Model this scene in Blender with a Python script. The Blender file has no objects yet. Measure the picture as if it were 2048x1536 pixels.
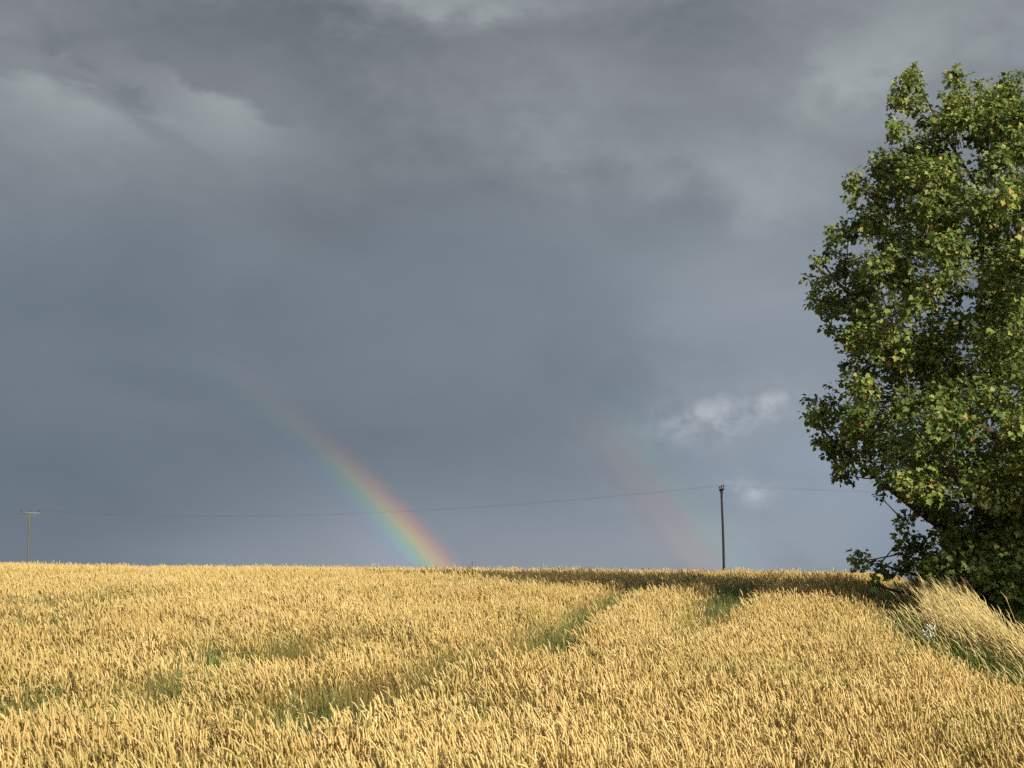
import bpy, math, random
import numpy as np

# ------------------------------------------------------------------ camera, sky, sun, exposure
rng = np.random.default_rng(11)
random.seed(11)
S = bpy.context.scene
COL = S.collection
EYE = 1.65                      # eye height over the bank the camera stands on
FPX = 2684.0                    # focal length in photo pixels (2048 wide)
HROW = 1165.0                   # row of the true horizon, hidden behind the crest of the field
PITCH = math.atan((HROW - 768) / FPX)

cam_d = bpy.data.cameras.new('camera')
cam = bpy.data.objects.new('camera', cam_d); COL.objects.link(cam)
cam_d.sensor_width = 36.0; cam_d.lens = FPX / 2048 * 36
cam_d.clip_start = 0.05; cam_d.clip_end = 20000
cam.location = (0, 0, EYE); cam.rotation_euler = (math.pi / 2 + PITCH, 0, 0)
S.camera = cam

SUN_EL = math.radians(25.2)
ANTI_AZ = math.radians(-37.2)   # azimuth the shadows point to, measured from +Y to +X
SUN_AZ = ANTI_AZ + math.pi
TO_SUN = np.array([math.sin(SUN_AZ) * math.cos(SUN_EL), math.cos(SUN_AZ) * math.cos(SUN_EL), math.sin(SUN_EL)])


def ray(px, py):
    """direction through a photo pixel, scaled so that its depth (world Y) is 1"""
    x, y = (px - 1024) / FPX, (768 - py) / FPX
    Y = math.cos(PITCH) - math.sin(PITCH) * y
    Z = math.sin(PITCH) + math.cos(PITCH) * y
    return np.array([x / Y, 1.0, Z / Y])


def at(px, py, d):
    return np.array([0, 0, EYE]) + ray(px, py) * d


def azel(px, py):
    r = ray(px, py); r = r / np.linalg.norm(r)
    return math.degrees(math.atan2(r[0], r[1])), math.degrees(math.asin(r[2]))


W = bpy.data.worlds.new('World'); S.world = W; W.use_nodes = True
NT = W.node_tree; NT.nodes.clear()


class G:
    """small helper to write node maths as expressions"""
    def __init__(s, nt): s.nt = nt
    def new(s, t, **kw):
        n = s.nt.nodes.new(t)
        for k, v in kw.items(): setattr(n, k, v)
        return n
    def put(s, sock, v):
        if hasattr(v, 'is_linked'): s.nt.links.new(v, sock)
        else: sock.default_value = v
    def m(s, op, a, b=None, c=None, clamp=False):
        n = s.new('ShaderNodeMath', operation=op, use_clamp=clamp)
        s.put(n.inputs[0], a)
        if b is not None: s.put(n.inputs[1], b)
        if c is not None: s.put(n.inputs[2], c)
        return n.outputs[0]
    def add(s, a, b): return s.m('ADD', a, b)
    def sub(s, a, b): return s.m('SUBTRACT', a, b)
    def mul(s, a, b): return s.m('MULTIPLY', a, b)
    def mad(s, a, b, c): return s.m('MULTIPLY_ADD', a, b, c)
    def exp_neg(s, a): return s.m('POWER', math.e, s.mul(a, -1.0))
    def ss(s, v, lo, hi, a=0.0, b=1.0):
        n = s.new('ShaderNodeMapRange', interpolation_type='SMOOTHSTEP')
        s.put(n.inputs[0], v); s.put(n.inputs[1], lo); s.put(n.inputs[2], hi); s.put(n.inputs[3], a); s.put(n.inputs[4], b)
        return n.outputs[0]
    def noise(s, vec, scale, detail=4, rough=.55, dist=0.0):
        n = s.new('ShaderNodeTexNoise')
        s.nt.links.new(vec, n.inputs['Vector'])
        n.inputs['Scale'].default_value = scale; n.inputs['Detail'].default_value = detail
        n.inputs['Roughness'].default_value = rough; n.inputs['Distortion'].default_value = dist
        return n.outputs['Fac']
    def mix(s, f, a, b):
        n = s.new('ShaderNodeMix', data_type='RGBA')
        s.put(n.inputs[0], f)
        s.put(n.inputs[6], a if hasattr(a, 'is_linked') else (*a, 1)); s.put(n.inputs[7], b if hasattr(b, 'is_linked') else (*b, 1))
        return n.outputs[2]
    def comb(s, x, y, z):
        n = s.new('ShaderNodeCombineXYZ'); s.put(n.inputs[0], x); s.put(n.inputs[1], y); s.put(n.inputs[2], z); return n.outputs[0]


def lin(r, g, b):
    f = lambda c: c / 12.92 if c <= .04045 else ((c + .055) / 1.055) ** 2.4
    return (f(r / 255), f(g / 255), f(b / 255))


g = G(NT)
tc = g.new('ShaderNodeTexCoord'); DIR = tc.outputs['Generated']
sep = g.new('ShaderNodeSeparateXYZ'); NT.links.new(DIR, sep.inputs[0])
RAD = 180 / math.pi
AZ = g.mul(g.m('ARCTAN2', sep.outputs[0], sep.outputs[1]), RAD)
EL = g.mul(g.m('ARCSINE', sep.outputs[2]), RAD)
# cloud-deck coordinates: stretched sideways as a deck seen at a low angle is
P = g.comb(g.mul(AZ, .05), g.mul(EL, .085), g.mul(sep.outputs[1], .3))
wob = g.sub(g.noise(P, 2.2, 4, .5), .5)          # slow wobble that bends cloud edges
fine = g.sub(g.noise(P, 9.0, 6, .55, .2), .5)    # puffs
big = g.sub(g.noise(g.comb(g.mad(AZ, .03, 4.0), g.mul(EL, .07), 2.0), 2.6, 5, .5, .5), .5)
streak = g.sub(g.noise(g.comb(g.add(g.mul(AZ, .05), g.mul(EL, -.022)), g.add(g.mul(EL, .16), g.mul(AZ, .075)), 5.0), 2.4, 5, .55, .4), .5)
azw = g.mad(wob, 9.0, g.mad(fine, 3.0, AZ))
elw = g.mad(wob, 5.0, g.mad(fine, 2.5, EL))


def blob(px, py, rx, ry, a=0.0, warp=True, ang=0.0):
    """soft light or dark patch in the clouds; radii in photo pixels"""
    a0, e0 = azel(px, py); k = 57.3 / FPX
    u = g.sub(azw if warp else AZ, a0); v = g.sub(elw if warp else EL, e0)
    c, s_ = math.cos(ang), math.sin(ang)
    uu = g.add(g.mul(u, c / (rx * k)), g.mul(v, s_ / (rx * k)))
    vv = g.add(g.mul(u, -s_ / (ry * k)), g.mul(v, c / (ry * k)))
    return g.mul(g.exp_neg(g.add(g.mul(uu, uu), g.mul(vv, vv))), a)


def ledge(p0, p1, width, fall, sharp, a, wide):
    """billow: hard-ish upper edge along p0-p1, glow fading downwards"""
    a0, e0 = azel(*p0); a1, e1 = azel(*p1); k = 57.3 / FPX
    sl = (e1 - e0) / (a1 - a0); am = (a0 + a1) / 2
    line = g.mad(g.sub(AZ, a0), sl, e0)
    s_ = g.mad(fine, wide * k * 2.2, g.mad(wob, wide * k, g.sub(line, EL)))    # positive below the edge, degrees
    up = g.ss(s_, -sharp * k, sharp * k)
    dn = g.exp_neg(g.m('MAXIMUM', g.mul(s_, 1 / (fall * k)), 0.0))
    u = g.mul(g.sub(AZ, am), 1 / (width * k))
    return g.mul(g.mul(g.mul(up, dn), g.exp_neg(g.mul(u, u))), a)


terms = [
    g.mul(big, .11), g.mul(g.mul(fine, g.ss(EL, 10, 22)), .13),
    ledge((0, 140), (250, 215), 170, 105, 18, .09, 50),
    ledge((320, 140), (560, 235), 140, 105, 17, .12, 62),
    ledge((20, 75), (200, 170), 120, 70, 20, .05, 60),
    blob(420, 60, 230, 80, -.035), blob(235, 165, 190, 30, -.055, ang=-.55), g.mul(g.mul(streak, g.ss(EL, 8, 18)), .05), blob(640, 130, 250, 100, -.045, ang=-.35), blob(790, 60, 500, 45, -.03),
    blob(930, 5, 330, 50, .10), blob(1150, 190, 330, 110, .035), blob(1080, 200, 110, 130, .02),
    blob(1000, 390, 420, 70, -.035), blob(1350, 60, 300, 120, -.045),
    blob(1990, 30, 330, 170, .07), blob(1760, 110, 130, 60, .06), blob(1650, 330, 240, 170, .075),
    blob(1250, 350, 280, 100, .05), blob(1000, 600, 420, 170, .02), blob(1480, 640, 260, 200, .03), blob(350, 330, 380, 130, .02), blob(1480, 440, 300, 60, -.03),
    blob(150, 900, 620, 330, -.03), blob(520, 1000, 330, 120, -.01), blob(200, 1150, 400, 90, -.015, False),
    blob(620, 1150, 330, 120, .045, False), blob(1180, 1130, 420, 150, .045, False), blob(1600, 650, 350, 250, .05), blob(1650, 900, 300, 250, .05), blob(1500, 1110, 400, 70, .05),
]
lum = .405
for t in terms: lum = g.add(t, lum)
lum = g.m('MINIMUM', g.m('MAXIMUM', lum, .25), .8)      # display-like 0..1 luminance of the cloud base
# slate blue below, neutral grey overhead, warmer in the light puffs
hue = g.ss(g.mad(wob, 4.0, EL), 11, 21)
cl_low = g.new('ShaderNodeValToRGB')
for r_, stops in ((cl_low, ((.25, (66, 80, 94)), (.45, (112, 122, 132)), (.6, (151, 158, 166)), (.8, (196, 200, 204)))),):
    el_ = r_.color_ramp.elements
    while len(el_) < len(stops): el_.new(.5)
    for e_, (p_, c_) in zip(el_, stops): e_.position = p_; e_.color = (*lin(*c_), 1)
cl_up = g.new('ShaderNodeValToRGB')
stops = ((.25, (82, 88, 96)), (.45, (122, 128, 133)), (.6, (157, 164, 166)), (.8, (205, 208, 206)))
el_ = cl_up.color_ramp.elements
while len(el_) < len(stops): el_.new(.5)
for e_, (p_, c_) in zip(el_, stops): e_.position = p_; e_.color = (*lin(*c_), 1)
NT.links.new(lum, cl_low.inputs[0]); NT.links.new(lum, cl_up.inputs[0])
cloud = g.mix(hue, cl_low.outputs[0], cl_up.outputs[0])
cloud = g.mix(g.add(blob(1180, 1150, 560, 170, .55, False), blob(560, 1150, 320, 110, .4, False)), cloud, lin(135, 142, 150))
# bluer clear strip low on the right, with two small lit clouds in it
gap = blob(1700, 960, 330, 140, .6)
cloud = g.mix(gap, cloud, lin(137, 150, 165))
puff_n = g.ss(g.noise(g.comb(g.mul(AZ, .24), g.mul(EL, .30), 3.7), 3.0, 5, .58, .25), .32, .74)
puff = g.add(blob(1430, 835, 115, 44, .66, False, .12), g.add(blob(1500, 985, 50, 26, .55, False, -.3), blob(1535, 805, 55, 24, .5, False, .5)))
puff = g.m('MINIMUM', g.mul(g.mul(puff, puff_n), 1.1), 1.0)
cloud = g.mix(puff, cloud, lin(176, 181, 188))

sky = g.new('ShaderNodeTexSky', sky_type='NISHITA', sun_disc=False)
sky.sun_elevation = SUN_EL; sky.sun_rotation = SUN_AZ; sky.altitude = 100; sky.air_density = 1.0; sky.dust_density = 1.5; sky.ozone_density = 1.0
bg_sky = g.new('ShaderNodeBackground'); NT.links.new(sky.outputs[0], bg_sky.inputs[0]); bg_sky.inputs[1].default_value = .15
bg_cl = g.new('ShaderNodeBackground'); NT.links.new(cloud, bg_cl.inputs[0]); bg_cl.inputs[1].default_value = 1.0
# the storm fills the sky ahead; on the sunward side it breaks up and lets the clear sky through
back = g.add(g.mul(sep.outputs[0], -math.sin(ANTI_AZ)), g.mul(sep.outputs[1], -math.cos(ANTI_AZ)))
brk = g.ss(g.mad(big, -1.2, back), .1, .75, 1.0, .35)
mx = g.new('ShaderNodeMixShader'); NT.links.new(brk, mx.inputs[0]); NT.links.new(bg_sky.outputs[0], mx.inputs[1]); NT.links.new(bg_cl.outputs[0], mx.inputs[2])
wo = g.new('ShaderNodeOutputWorld'); NT.links.new(mx.outputs[0], wo.inputs[0])

sun_d = bpy.data.lights.new('sun', 'SUN'); sun_d.energy = 5.0; sun_d.angle = math.radians(.53); sun_d.color = (1.0, .91, .74)
sun = bpy.data.objects.new('sun', sun_d); COL.objects.link(sun)
sun.rotation_euler = (math.pi / 2 - SUN_EL, 0, -SUN_AZ + math.pi); sun.location = (20, -20, 30)

S.view_settings.view_transform = 'Standard'; S.view_settings.look = 'None'
S.view_settings.exposure = 0.3; S.view_settings.gamma = 1.0; S.view_settings.use_curve_mapping = False
S.render.engine = 'CYCLES'
S.cycles.max_bounces = 6; S.cycles.transparent_max_bounces = 16; S.cycles.diffuse_bounces = 3; S.cycles.transmission_bounces = 3
S.cycles.use_denoising = False
S.cycles.use_adaptive_sampling = True; S.cycles.adaptive_threshold = .03


# ------------------------------------------------------------------ helpers
def tag(o, label=None, cat=None, group=None, kind=None):
    if label: o['label'] = label
    if cat: o['category'] = cat
    if group: o['group'] = group
    if kind: o['kind'] = kind
    return o


def empty(name, loc):
    o = bpy.data.objects.new(name, None); o.location = loc; COL.objects.link(o); return o


def mesh_obj(name, V, F, mat, parent=None, smooth=False, attrs=None, link=True):
    me = bpy.data.meshes.new(name)
    V = np.asarray(V, dtype=np.float32); F = np.asarray(F, dtype=np.int32)
    n = F.shape[1]
    me.vertices.add(len(V)); me.vertices.foreach_set('co', V.ravel())
    me.loops.add(F.size); me.loops.foreach_set('vertex_index', F.ravel())
    me.polygons.add(len(F)); me.polygons.foreach_set('loop_start', np.arange(0, F.size, n, dtype=np.int32))
    me.polygons.foreach_set('loop_total', np.full(len(F), n, dtype=np.int32))
    me.update(calc_edges=True)
    if smooth: me.polygons.foreach_set('use_smooth', np.ones(len(F), dtype=bool))
    for k, a in (attrs or {}).items():
        at_ = me.attributes.new(k, 'FLOAT', 'POINT'); at_.data.foreach_set('value', np.asarray(a, dtype=np.float32))
    me.materials.append(mat)
    o = bpy.data.objects.new(name, me)
    if link: COL.objects.link(o)
    if parent is not None:
        o.parent = parent
    return o


class MB:
    """collects triangles; each add_* call may carry one attribute value"""
    def __init__(s): s.V = []; s.F = []; s.A = []; s.n = 0
    def raw(s, V, F, a=0.0):
        V = np.asarray(V, float); F = np.asarray(F, int)
        s.V.append(V); s.F.append(F + s.n); s.A.append(np.broadcast_to(np.asarray(a, float), (len(V),))); s.n += len(V)
    def tube(s, pts, rad, sides=6, a=0.0, flat=1.0, cap=True, twist=0.0):
        pts = np.asarray(pts, float); n = len(pts)
        rad = np.broadcast_to(np.asarray(rad, float), (n,))
        T = np.gradient(pts, axis=0); T /= np.linalg.norm(T, axis=1)[:, None] + 1e-9
        up = np.array([.0, .0, 1.0]) if abs(T[0, 2]) < .9 else np.array([1.0, 0, 0])
        B = np.cross(T, up); B /= np.linalg.norm(B, axis=1)[:, None] + 1e-9
        N = np.cross(B, T)
        an = np.linspace(0, 2 * math.pi, sides, endpoint=False) + twist
        V = pts[:, None, :] + rad[:, None, None] * (np.cos(an)[None, :, None] * B[:, None, :] + flat * np.sin(an)[None, :, None] * N[:, None, :])
        V = V.reshape(-1, 3); F = []
        for i in range(n - 1):
            for j in range(sides):
                k = (j + 1) % sides; p, q, r, t = i * sides + j, i * sides + k, (i + 1) * sides + k, (i + 1) * sides + j
                F += [(p, q, r), (p, r, t)]
        if cap:
            V = np.vstack([V, pts[:1], pts[-1:]]); c0, c1 = len(V) - 2, len(V) - 1; o = (n - 1) * sides
            for j in range(sides):
                k = (j + 1) % sides; F += [(c0, k, j), (c1, o + j, o + k)]
        s.raw(V, F, a)
    def ribbon(s, pts, w, side, a=0.0):
        pts = np.asarray(pts, float); n = len(pts); w = np.broadcast_to(np.asarray(w, float), (n,))
        side = np.asarray(side, float)
        V = np.empty((2 * n, 3)); V[0::2] = pts - side * w[:, None] / 2; V[1::2] = pts + side * w[:, None] / 2
        F = []
        for i in range(n - 1): F += [(2 * i, 2 * i + 1, 2 * i + 3), (2 * i, 2 * i + 3, 2 * i + 2)]
        s.raw(V, F, a)
    def box(s, c, sx, sy, sz, R=None, a=0.0):
        V = np.array([(x, y, z) for x in (-.5, .5) for y in (-.5, .5) for z in (-.5, .5)]) * (sx, sy, sz)
        if R is not None: V = V @ np.asarray(R).T
        F = [(0, 1, 3), (0, 3, 2), (4, 6, 7), (4, 7, 5), (0, 4, 5), (0, 5, 1), (2, 3, 7), (2, 7, 6), (0, 2, 6), (0, 6, 4), (1, 5, 7), (1, 7, 3)]
        s.raw(V + np.asarray(c), F, a)
    def build(s, name, mat, parent=None, smooth=False, attr='part', link=True, loc=None):
        V = np.concatenate(s.V); 
        if loc is not None: V = V - np.asarray(loc)
        return mesh_obj(name, V, np.concatenate(s.F), mat, parent, smooth, {attr: np.concatenate(s.A)}, link)


def material(name):
    m = bpy.data.materials.new(name); m.use_nodes = True; m.node_tree.nodes.clear()
    gg = G(m.node_tree); out = gg.new('ShaderNodeOutputMaterial')
    return m, gg, out


def principled(gg, out, col, rough=.7, spec=.3, bump=None, bump_d=.01):
    p = gg.new('ShaderNodeBsdfPrincipled')
    gg.put(p.inputs['Base Color'], col if hasattr(col, 'is_linked') else (*col, 1))
    gg.put(p.inputs['Roughness'], rough); p.inputs['Specular IOR Level'].default_value = spec
    if bump is not None:
        b = gg.new('ShaderNodeBump'); b.inputs['Distance'].default_value = bump_d; gg.put(b.inputs['Height'], bump)
        gg.nt.links.new(b.outputs[0], p.inputs['Normal'])
    if out is not None: gg.nt.links.new(p.outputs[0], out.inputs[0])
    return p.outputs[0]


def attr(gg, name, inst=False):
    n = gg.new('ShaderNodeAttribute'); n.attribute_name = name
    if inst: n.attribute_type = 'INSTANCER'
    return n.outputs['Fac']


# ------------------------------------------------------------------ terrain
KD = np.array([-4000, -60, -6, 0, 3, 6.2, 9.5, 15.6, 20, 25, 30, 40, 55, 70, 85, 110, 160, 300, 1000, 4500.])
KZ = np.array([-30, -1.0, -.1, 0, -.22, -.46, -.36, .10, .43, .74, .95, 1.10, 1.26, 1.29, 1.12, .5, -.3, -5, -34, -150.])
_m = np.empty(len(KD)); _dl = np.diff(KZ) / np.diff(KD); _m[0] = _dl[0]; _m[-1] = _dl[-1]
_h = np.diff(KD)
_m[1:-1] = (_dl[:-1] * _h[1:] + _dl[1:] * _h[:-1]) / (_h[1:] + _h[:-1])


BORD = np.array([[5.2, 13.95], [5.13, 14.7], [5.18, 15.65], [5.09, 16.75], [5.08, 17.6], [5.25, 19.05], [5.67, 20.85], [6.29, 23.35]])   # edge of the wheat along the verge


def border_x(y):
    """x of the field edge at depth y"""
    r = np.interp(y, BORD[:, 1], BORD[:, 0])
    r = np.where(y > BORD[-1, 1], BORD[-1, 0] + (y - BORD[-1, 1]) * .30, r)
    return np.where(y < BORD[0, 1], BORD[0, 0] + (y - BORD[0, 1]) * .10, r)


def bank(x, y):
    """the verge stands a little higher than the field"""
    t = np.clip((x - border_x(y) + .1) / 1.1, 0, 1); f = np.clip((y - 7) / 3, 0, 1) * np.clip((34 - y) / 8, 0, 1) * np.clip((16 - x) / 6, 0, 1)
    return .14 * t * t * (3 - 2 * t) * f


def gz(x, y):
    x = np.asarray(x, float); y = np.asarray(y, float)
    yc = np.clip(y, KD[0], KD[-1]); i = np.clip(np.searchsorted(KD, yc) - 1, 0, len(KD) - 2)
    h = KD[i + 1] - KD[i]; t = (yc - KD[i]) / h
    z = (2 * t**3 - 3 * t**2 + 1) * KZ[i] + (t**3 - 2 * t**2 + t) * h * _m[i] + (-2 * t**3 + 3 * t**2) * KZ[i + 1] + (t**3 - t**2) * h * _m[i + 1]
    s = np.clip((y - 14) / 40, 0, 1); s = s * s * (3 - 2 * s)
    xx = 45 * np.tanh(x / 45)
    return z - .012 * xx * s - .03 * s + .03 * np.sin(x * .31 + y * .17) * np.clip(y / 10, 0, 1) + bank(x, y)


def hit(px, py, h):
    """where the view through a photo pixel meets the plane of plants h metres above the ground"""
    r = ray(px, py); d = np.arange(3, 75, .05)
    z = EYE + r[2] * d; gr = gz(r[0] * d, d) + h
    k = np.argmax(z < gr); return np.array([r[0] * d[k], d[k]])


def spaced(lo, hi, fine_, n_far):
    far = np.geomspace(1, 90, n_far) - 1
    return far / far[-1]


a_ = np.concatenate([np.arange(-30, 30.1, 1.0), 30 + np.geomspace(1, 4470, 46)])
xs = np.unique(np.concatenate([-a_[a_ > 30], a_, np.arange(4, 12, .3)]))
ys = np.unique(np.concatenate([-(np.geomspace(1, 3970, 26) + 30), np.arange(-30, 120, 1.0), 120 + np.geomspace(1, 4380, 46)]))
X, Y = np.meshgrid(xs, ys); Z = gz(X, Y)
nx, ny = len(xs), len(ys)
idx = np.arange(nx * ny).reshape(ny, nx)
Fq = np.stack([idx[:-1, :-1], idx[:-1, 1:], idx[1:, 1:], idx[1:, :-1]], -1).reshape(-1, 4)
m_soil, gg, out = material('soil_and_straw')
tcg = gg.new('ShaderNodeTexCoord').outputs['Object']
n1 = gg.noise(tcg, 3.0, 8, .65); n2 = gg.noise(tcg, .25, 4, .5)
colr = gg.mix(gg.ss(n1, .35, .7), (.085, .058, .032), (.26, .175, .075))
colr = gg.mix(gg.ss(n2, .45, .7, 0, .5), colr, (.10, .11, .035))
principled(gg, out, colr, .95, .1, n1, .05)
ground = mesh_obj('ground', np.stack([X, Y, Z], -1).reshape(-1, 3), Fq, m_soil, smooth=True)
tag(ground, 'brown earth of the rising field under the wheat', 'ground', kind='structure')

WH = .75
def poly_dist(x, y, pts):
    best = np.full(x.shape, 1e9)
    for (ax, ay), (bx, by) in zip(pts[:-1], pts[1:]):
        dx, dy = bx - ax, by - ay
        t = np.clip(((x - ax) * dx + (y - ay) * dy) / (dx * dx + dy * dy), 0, 1)
        best = np.minimum(best, np.hypot(x - ax - t * dx, y - ay - t * dy))
    return best


TH = .55
track_a = np.array([hit(px, py, TH) for px, py in ((560, 1475), (760, 1405), (920, 1362), (1060, 1325), (1150, 1275), (1195, 1235), (1255, 1205), (1320, 1188), (1380, 1178))])
track_b = np.array([hit(px, py, TH) for px, py in ((1350, 1320), (1405, 1268), (1445, 1236), (1480, 1196), (1505, 1182))])
print('tracks', track_a.round(1).tolist(), track_b.round(1).tolist())
PATCH = [  # px, py, radius x m, radius y m, strength: places where the stand is thin and green shows
    (30, 1226, 1.0, .55, .9), (95, 1224, .6, .5, 1.0), (195, 1222, .75, .6, 1.0), (375, 1214, .5, .4, .6), (120, 1265, .7, .5, .6),
    (480, 1330, .7, .5, .7), (600, 1320, .55, .6, .9), (660, 1300, .6, .5, .8), (345, 1395, .5, .5, .9), (270, 1410, .3, .4, .7),
    (760, 1300, .5, .45, .6), (60, 1440, .4, .4, .6), (620, 1470, .35, .3, .6), (990, 1440, .3, .3, .5),
    (940, 1230, .4, .4, .4), (1100, 1330, .5, .35, .8), (160, 1320, .4, .4, .5), (1690, 1395, .2, .2, .3), (430, 1285, .5, .5, .4)]
PATCH = [(*hit(a, b, TH), c * 1.2, d * 2.2, min(1.2, e * (1.35 if b < 1280 else 1.05))) for a, b, c, d, e in PATCH]


def vnoise(x, y, s, seed):
    """cheap smooth value noise 0..1"""
    r = np.random.default_rng(seed).random((64, 64)); x = x / s; y = y / s
    i = np.floor(x).astype(int); j = np.floor(y).astype(int); u = x - i; v = y - j; u = u * u * (3 - 2 * u); v = v * v * (3 - 2 * v)
    q = lambda a, b: r[a % 64, b % 64]
    return (q(i, j) * (1 - u) + q(i + 1, j) * u) * (1 - v) + (q(i, j + 1) * (1 - u) + q(i + 1, j + 1) * u) * v


def thin(x, y):
    """0 = full stand, 1 = bare"""
    da = poly_dist(x, y, track_a); db = poly_dist(x, y, track_b)
    wv = .30 + .22 * (vnoise(x, y, 1.3, 5) - .5)
    far_b = np.clip((y - track_b[0, 1]) / (track_b[2, 1] - track_b[0, 1]), .25, 1); far_a = np.where(y < 16.5, .92 + .6 * (vnoise(x, y, .8, 6) - .5), 1.0); wa = wv * np.where(y < 16.5, 1.5, .95)
    t = np.maximum(np.clip(1.7 - da / wa, 0, 1) * far_a, np.clip(1.7 - db / (wv * 1.15), 0, 1) * far_b)
    n = vnoise(x, y, .45, 9)
    for cx, cy, rx, ry, s in PATCH:
        e = np.exp(-((x - cx) / rx) ** 2 - ((y - cy) / ry) ** 2) * s
        t = np.maximum(t, np.clip(e * (.55 + 1.0 * n), 0, 1))
    return t


# ------------------------------------------------------------------ wheat
m_wheat, gg, out = material('ripe_wheat')
part = attr(gg, 'part'); tone = attr(gg, 'tone', True); grn = attr(gg, 'green', True)
hgt = gg.new('ShaderNodeSeparateXYZ'); gg.nt.links.new(gg.new('ShaderNodeTexCoord').outputs['Object'], hgt.inputs[0])
ear = gg.mix(gg.m('MINIMUM', gg.mad(part, 2.9, gg.mad(tone, .8, -.34)), 1.0), (.49, .34, .115), (.79, .605, .26))
stem = gg.mix(tone, (.40, .28, .08), (.57, .44, .15))
leaf = gg.mix(tone, (.34, .21, .075), (.54, .39, .14))
c = gg.mix(gg.ss(part, .4, .6), ear, stem); c = gg.mix(gg.ss(part, 1.4, 1.6), c, leaf)
c = gg.mix(gg.mul(grn, .8), c, gg.mix(gg.ss(part, .4, .6), (.30, .31, .085), (.14, .20, .045)))
d1 = gg.new('ShaderNodeBsdfPrincipled'); gg.put(d1.inputs['Base Color'], c); d1.inputs['Roughness'].default_value = .55; d1.inputs['Specular IOR Level'].default_value = .3
tr = gg.new('ShaderNodeBsdfTranslucent'); gg.put(tr.inputs[0], c)
mxs = gg.new('ShaderNodeMixShader'); mxs.inputs[0].default_value = .18
gg.nt.links.new(d1.outputs[0], mxs.inputs[1]); gg.nt.links.new(tr.outputs[0], mxs.inputs[2]); gg.nt.links.new(mxs.outputs[0], out.inputs[0])


def wheat_clump(seed, n=10, lean=-.09, spread=.15, ears=True):
    r = np.random.default_rng(seed); mb = MB()
    for _ in range(n):
        bx, by = r.uniform(-.5, .5, 2) * spread
        H = .70 * r.normal(1.0, .085)
        lx = lean + r.normal(0, .065); ly = r.normal(-.01, .055)
        t = np.linspace(0, 1, 5)
        pts = np.stack([bx + lx * t**2, by + ly * t**2, H * t], 1)
        mb.tube(pts, np.linspace(.0024, .0016, 5), 3, 1.0, cap=False)
        # the ear carries on the bend of the straw and nods over a little
        d = np.array([2 * lx, 2 * ly, H]); d /= np.linalg.norm(d)
        nod = abs(r.normal(.10, .14)) if r.random() > .10 else r.uniform(.7, 1.5)
        hd = np.array([lx + r.normal(-.03, .06), ly + r.normal(-.02, .06), 0]); hd /= np.linalg.norm(hd) + 1e-6
        L = np.clip(r.normal(.084, .017), .045, .13); k = 9; p = pts[-1].copy(); E_ = [p.copy()]
        for i in range(k - 1):
            d = d + hd * nod / (k - 1) - np.array([0, 0, .25 * nod / (k - 1)]); d /= np.linalg.norm(d)
            p = p + d * L / (k - 1); E_.append(p.copy())
        pr = np.array([.25, 1.0, .62, 1.05, .64, 1.0, .58, .75, .15]) * np.clip(r.normal(.0094, .0016), .006, .013)
        mb.tube(E_, pr, 5, r.uniform(0, .3), flat=.8, cap=False, twist=r.uniform(0, 6))
        for _l in range(r.integers(1, 4)):
            z0 = H * r.uniform(.45, .97); tt = z0 / H; az = r.uniform(0, 6.28); ll = r.uniform(.10, .24)
            hx, hy = math.cos(az), math.sin(az); q = np.linspace(0, 1, 4)
            lp = np.stack([bx + lx * tt**2 + hx * ll * q * .7, by + ly * tt**2 + hy * ll * q * .7, z0 + ll * (.65 * q - 1.15 * q**2)], 1)
            mb.ribbon(lp, np.array([.007, .010, .007, .001]), (-hy, hx, .2), 2.0)
    return mb


def weed_clump(seed, n=26):
    r = np.random.default_rng(seed); mb = MB()
    for _ in range(n):
        bx, by = r.uniform(-.5, .5, 2) * .22; H = r.uniform(.30, .74); az = r.uniform(0, 6.28)
        hx, hy = math.cos(az), math.sin(az); b = r.uniform(.03, .20); q = np.linspace(0, 1, 5)
        lp = np.stack([bx + hx * b * q**2, by + hy * b * q**2, H * (q - .25 * b * q**3)], 1)
        w = r.uniform(.006, .013)
        mb.ribbon(lp, w * np.array([.8, 1, .9, .6, .1]), (-hy, hx, 0), 0.0)
    return mb


def wire_instances(host, protos):
    """geometry nodes: one prototype per point, picked, turned and scaled by the point's attributes"""
    coll = bpy.data.collections.new(host.name + '_prototypes')
    for p in protos: coll.objects.link(p)
    ng = bpy.data.node_groups.new(host.name + '_scatter', 'GeometryNodeTree')
    ng.interface.new_socket('Geometry', in_out='INPUT', socket_type='NodeSocketGeometry')
    ng.interface.new_socket('Geometry', in_out='OUTPUT', socket_type='NodeSocketGeometry')
    N = ng.nodes; L = ng.links
    gi = N.new('NodeGroupInput'); go = N.new('NodeGroupOutput'); ci = N.new('GeometryNodeCollectionInfo')
    ci.inputs[0].default_value = coll; ci.inputs[1].default_value = True; ci.inputs[2].default_value = True
    ip = N.new('GeometryNodeInstanceOnPoints'); ip.inputs['Pick Instance'].default_value = True
    def na(n, t):
        a = N.new('GeometryNodeInputNamedAttribute'); a.data_type = t; a.inputs[0].default_value = n; return a.outputs[0]
    L.new(gi.outputs[0], ip.inputs['Points']); L.new(ci.outputs[0], ip.inputs['Instance'])
    L.new(na('pick', 'INT'), ip.inputs['Instance Index']); L.new(na('turn', 'FLOAT_VECTOR'), ip.inputs['Rotation']); L.new(na('size', 'FLOAT_VECTOR'), ip.inputs['Scale'])
    L.new(ip.outputs[0], go.inputs[0])
    md = host.modifiers.new('scatter', 'NODES'); md.node_group = ng


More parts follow.
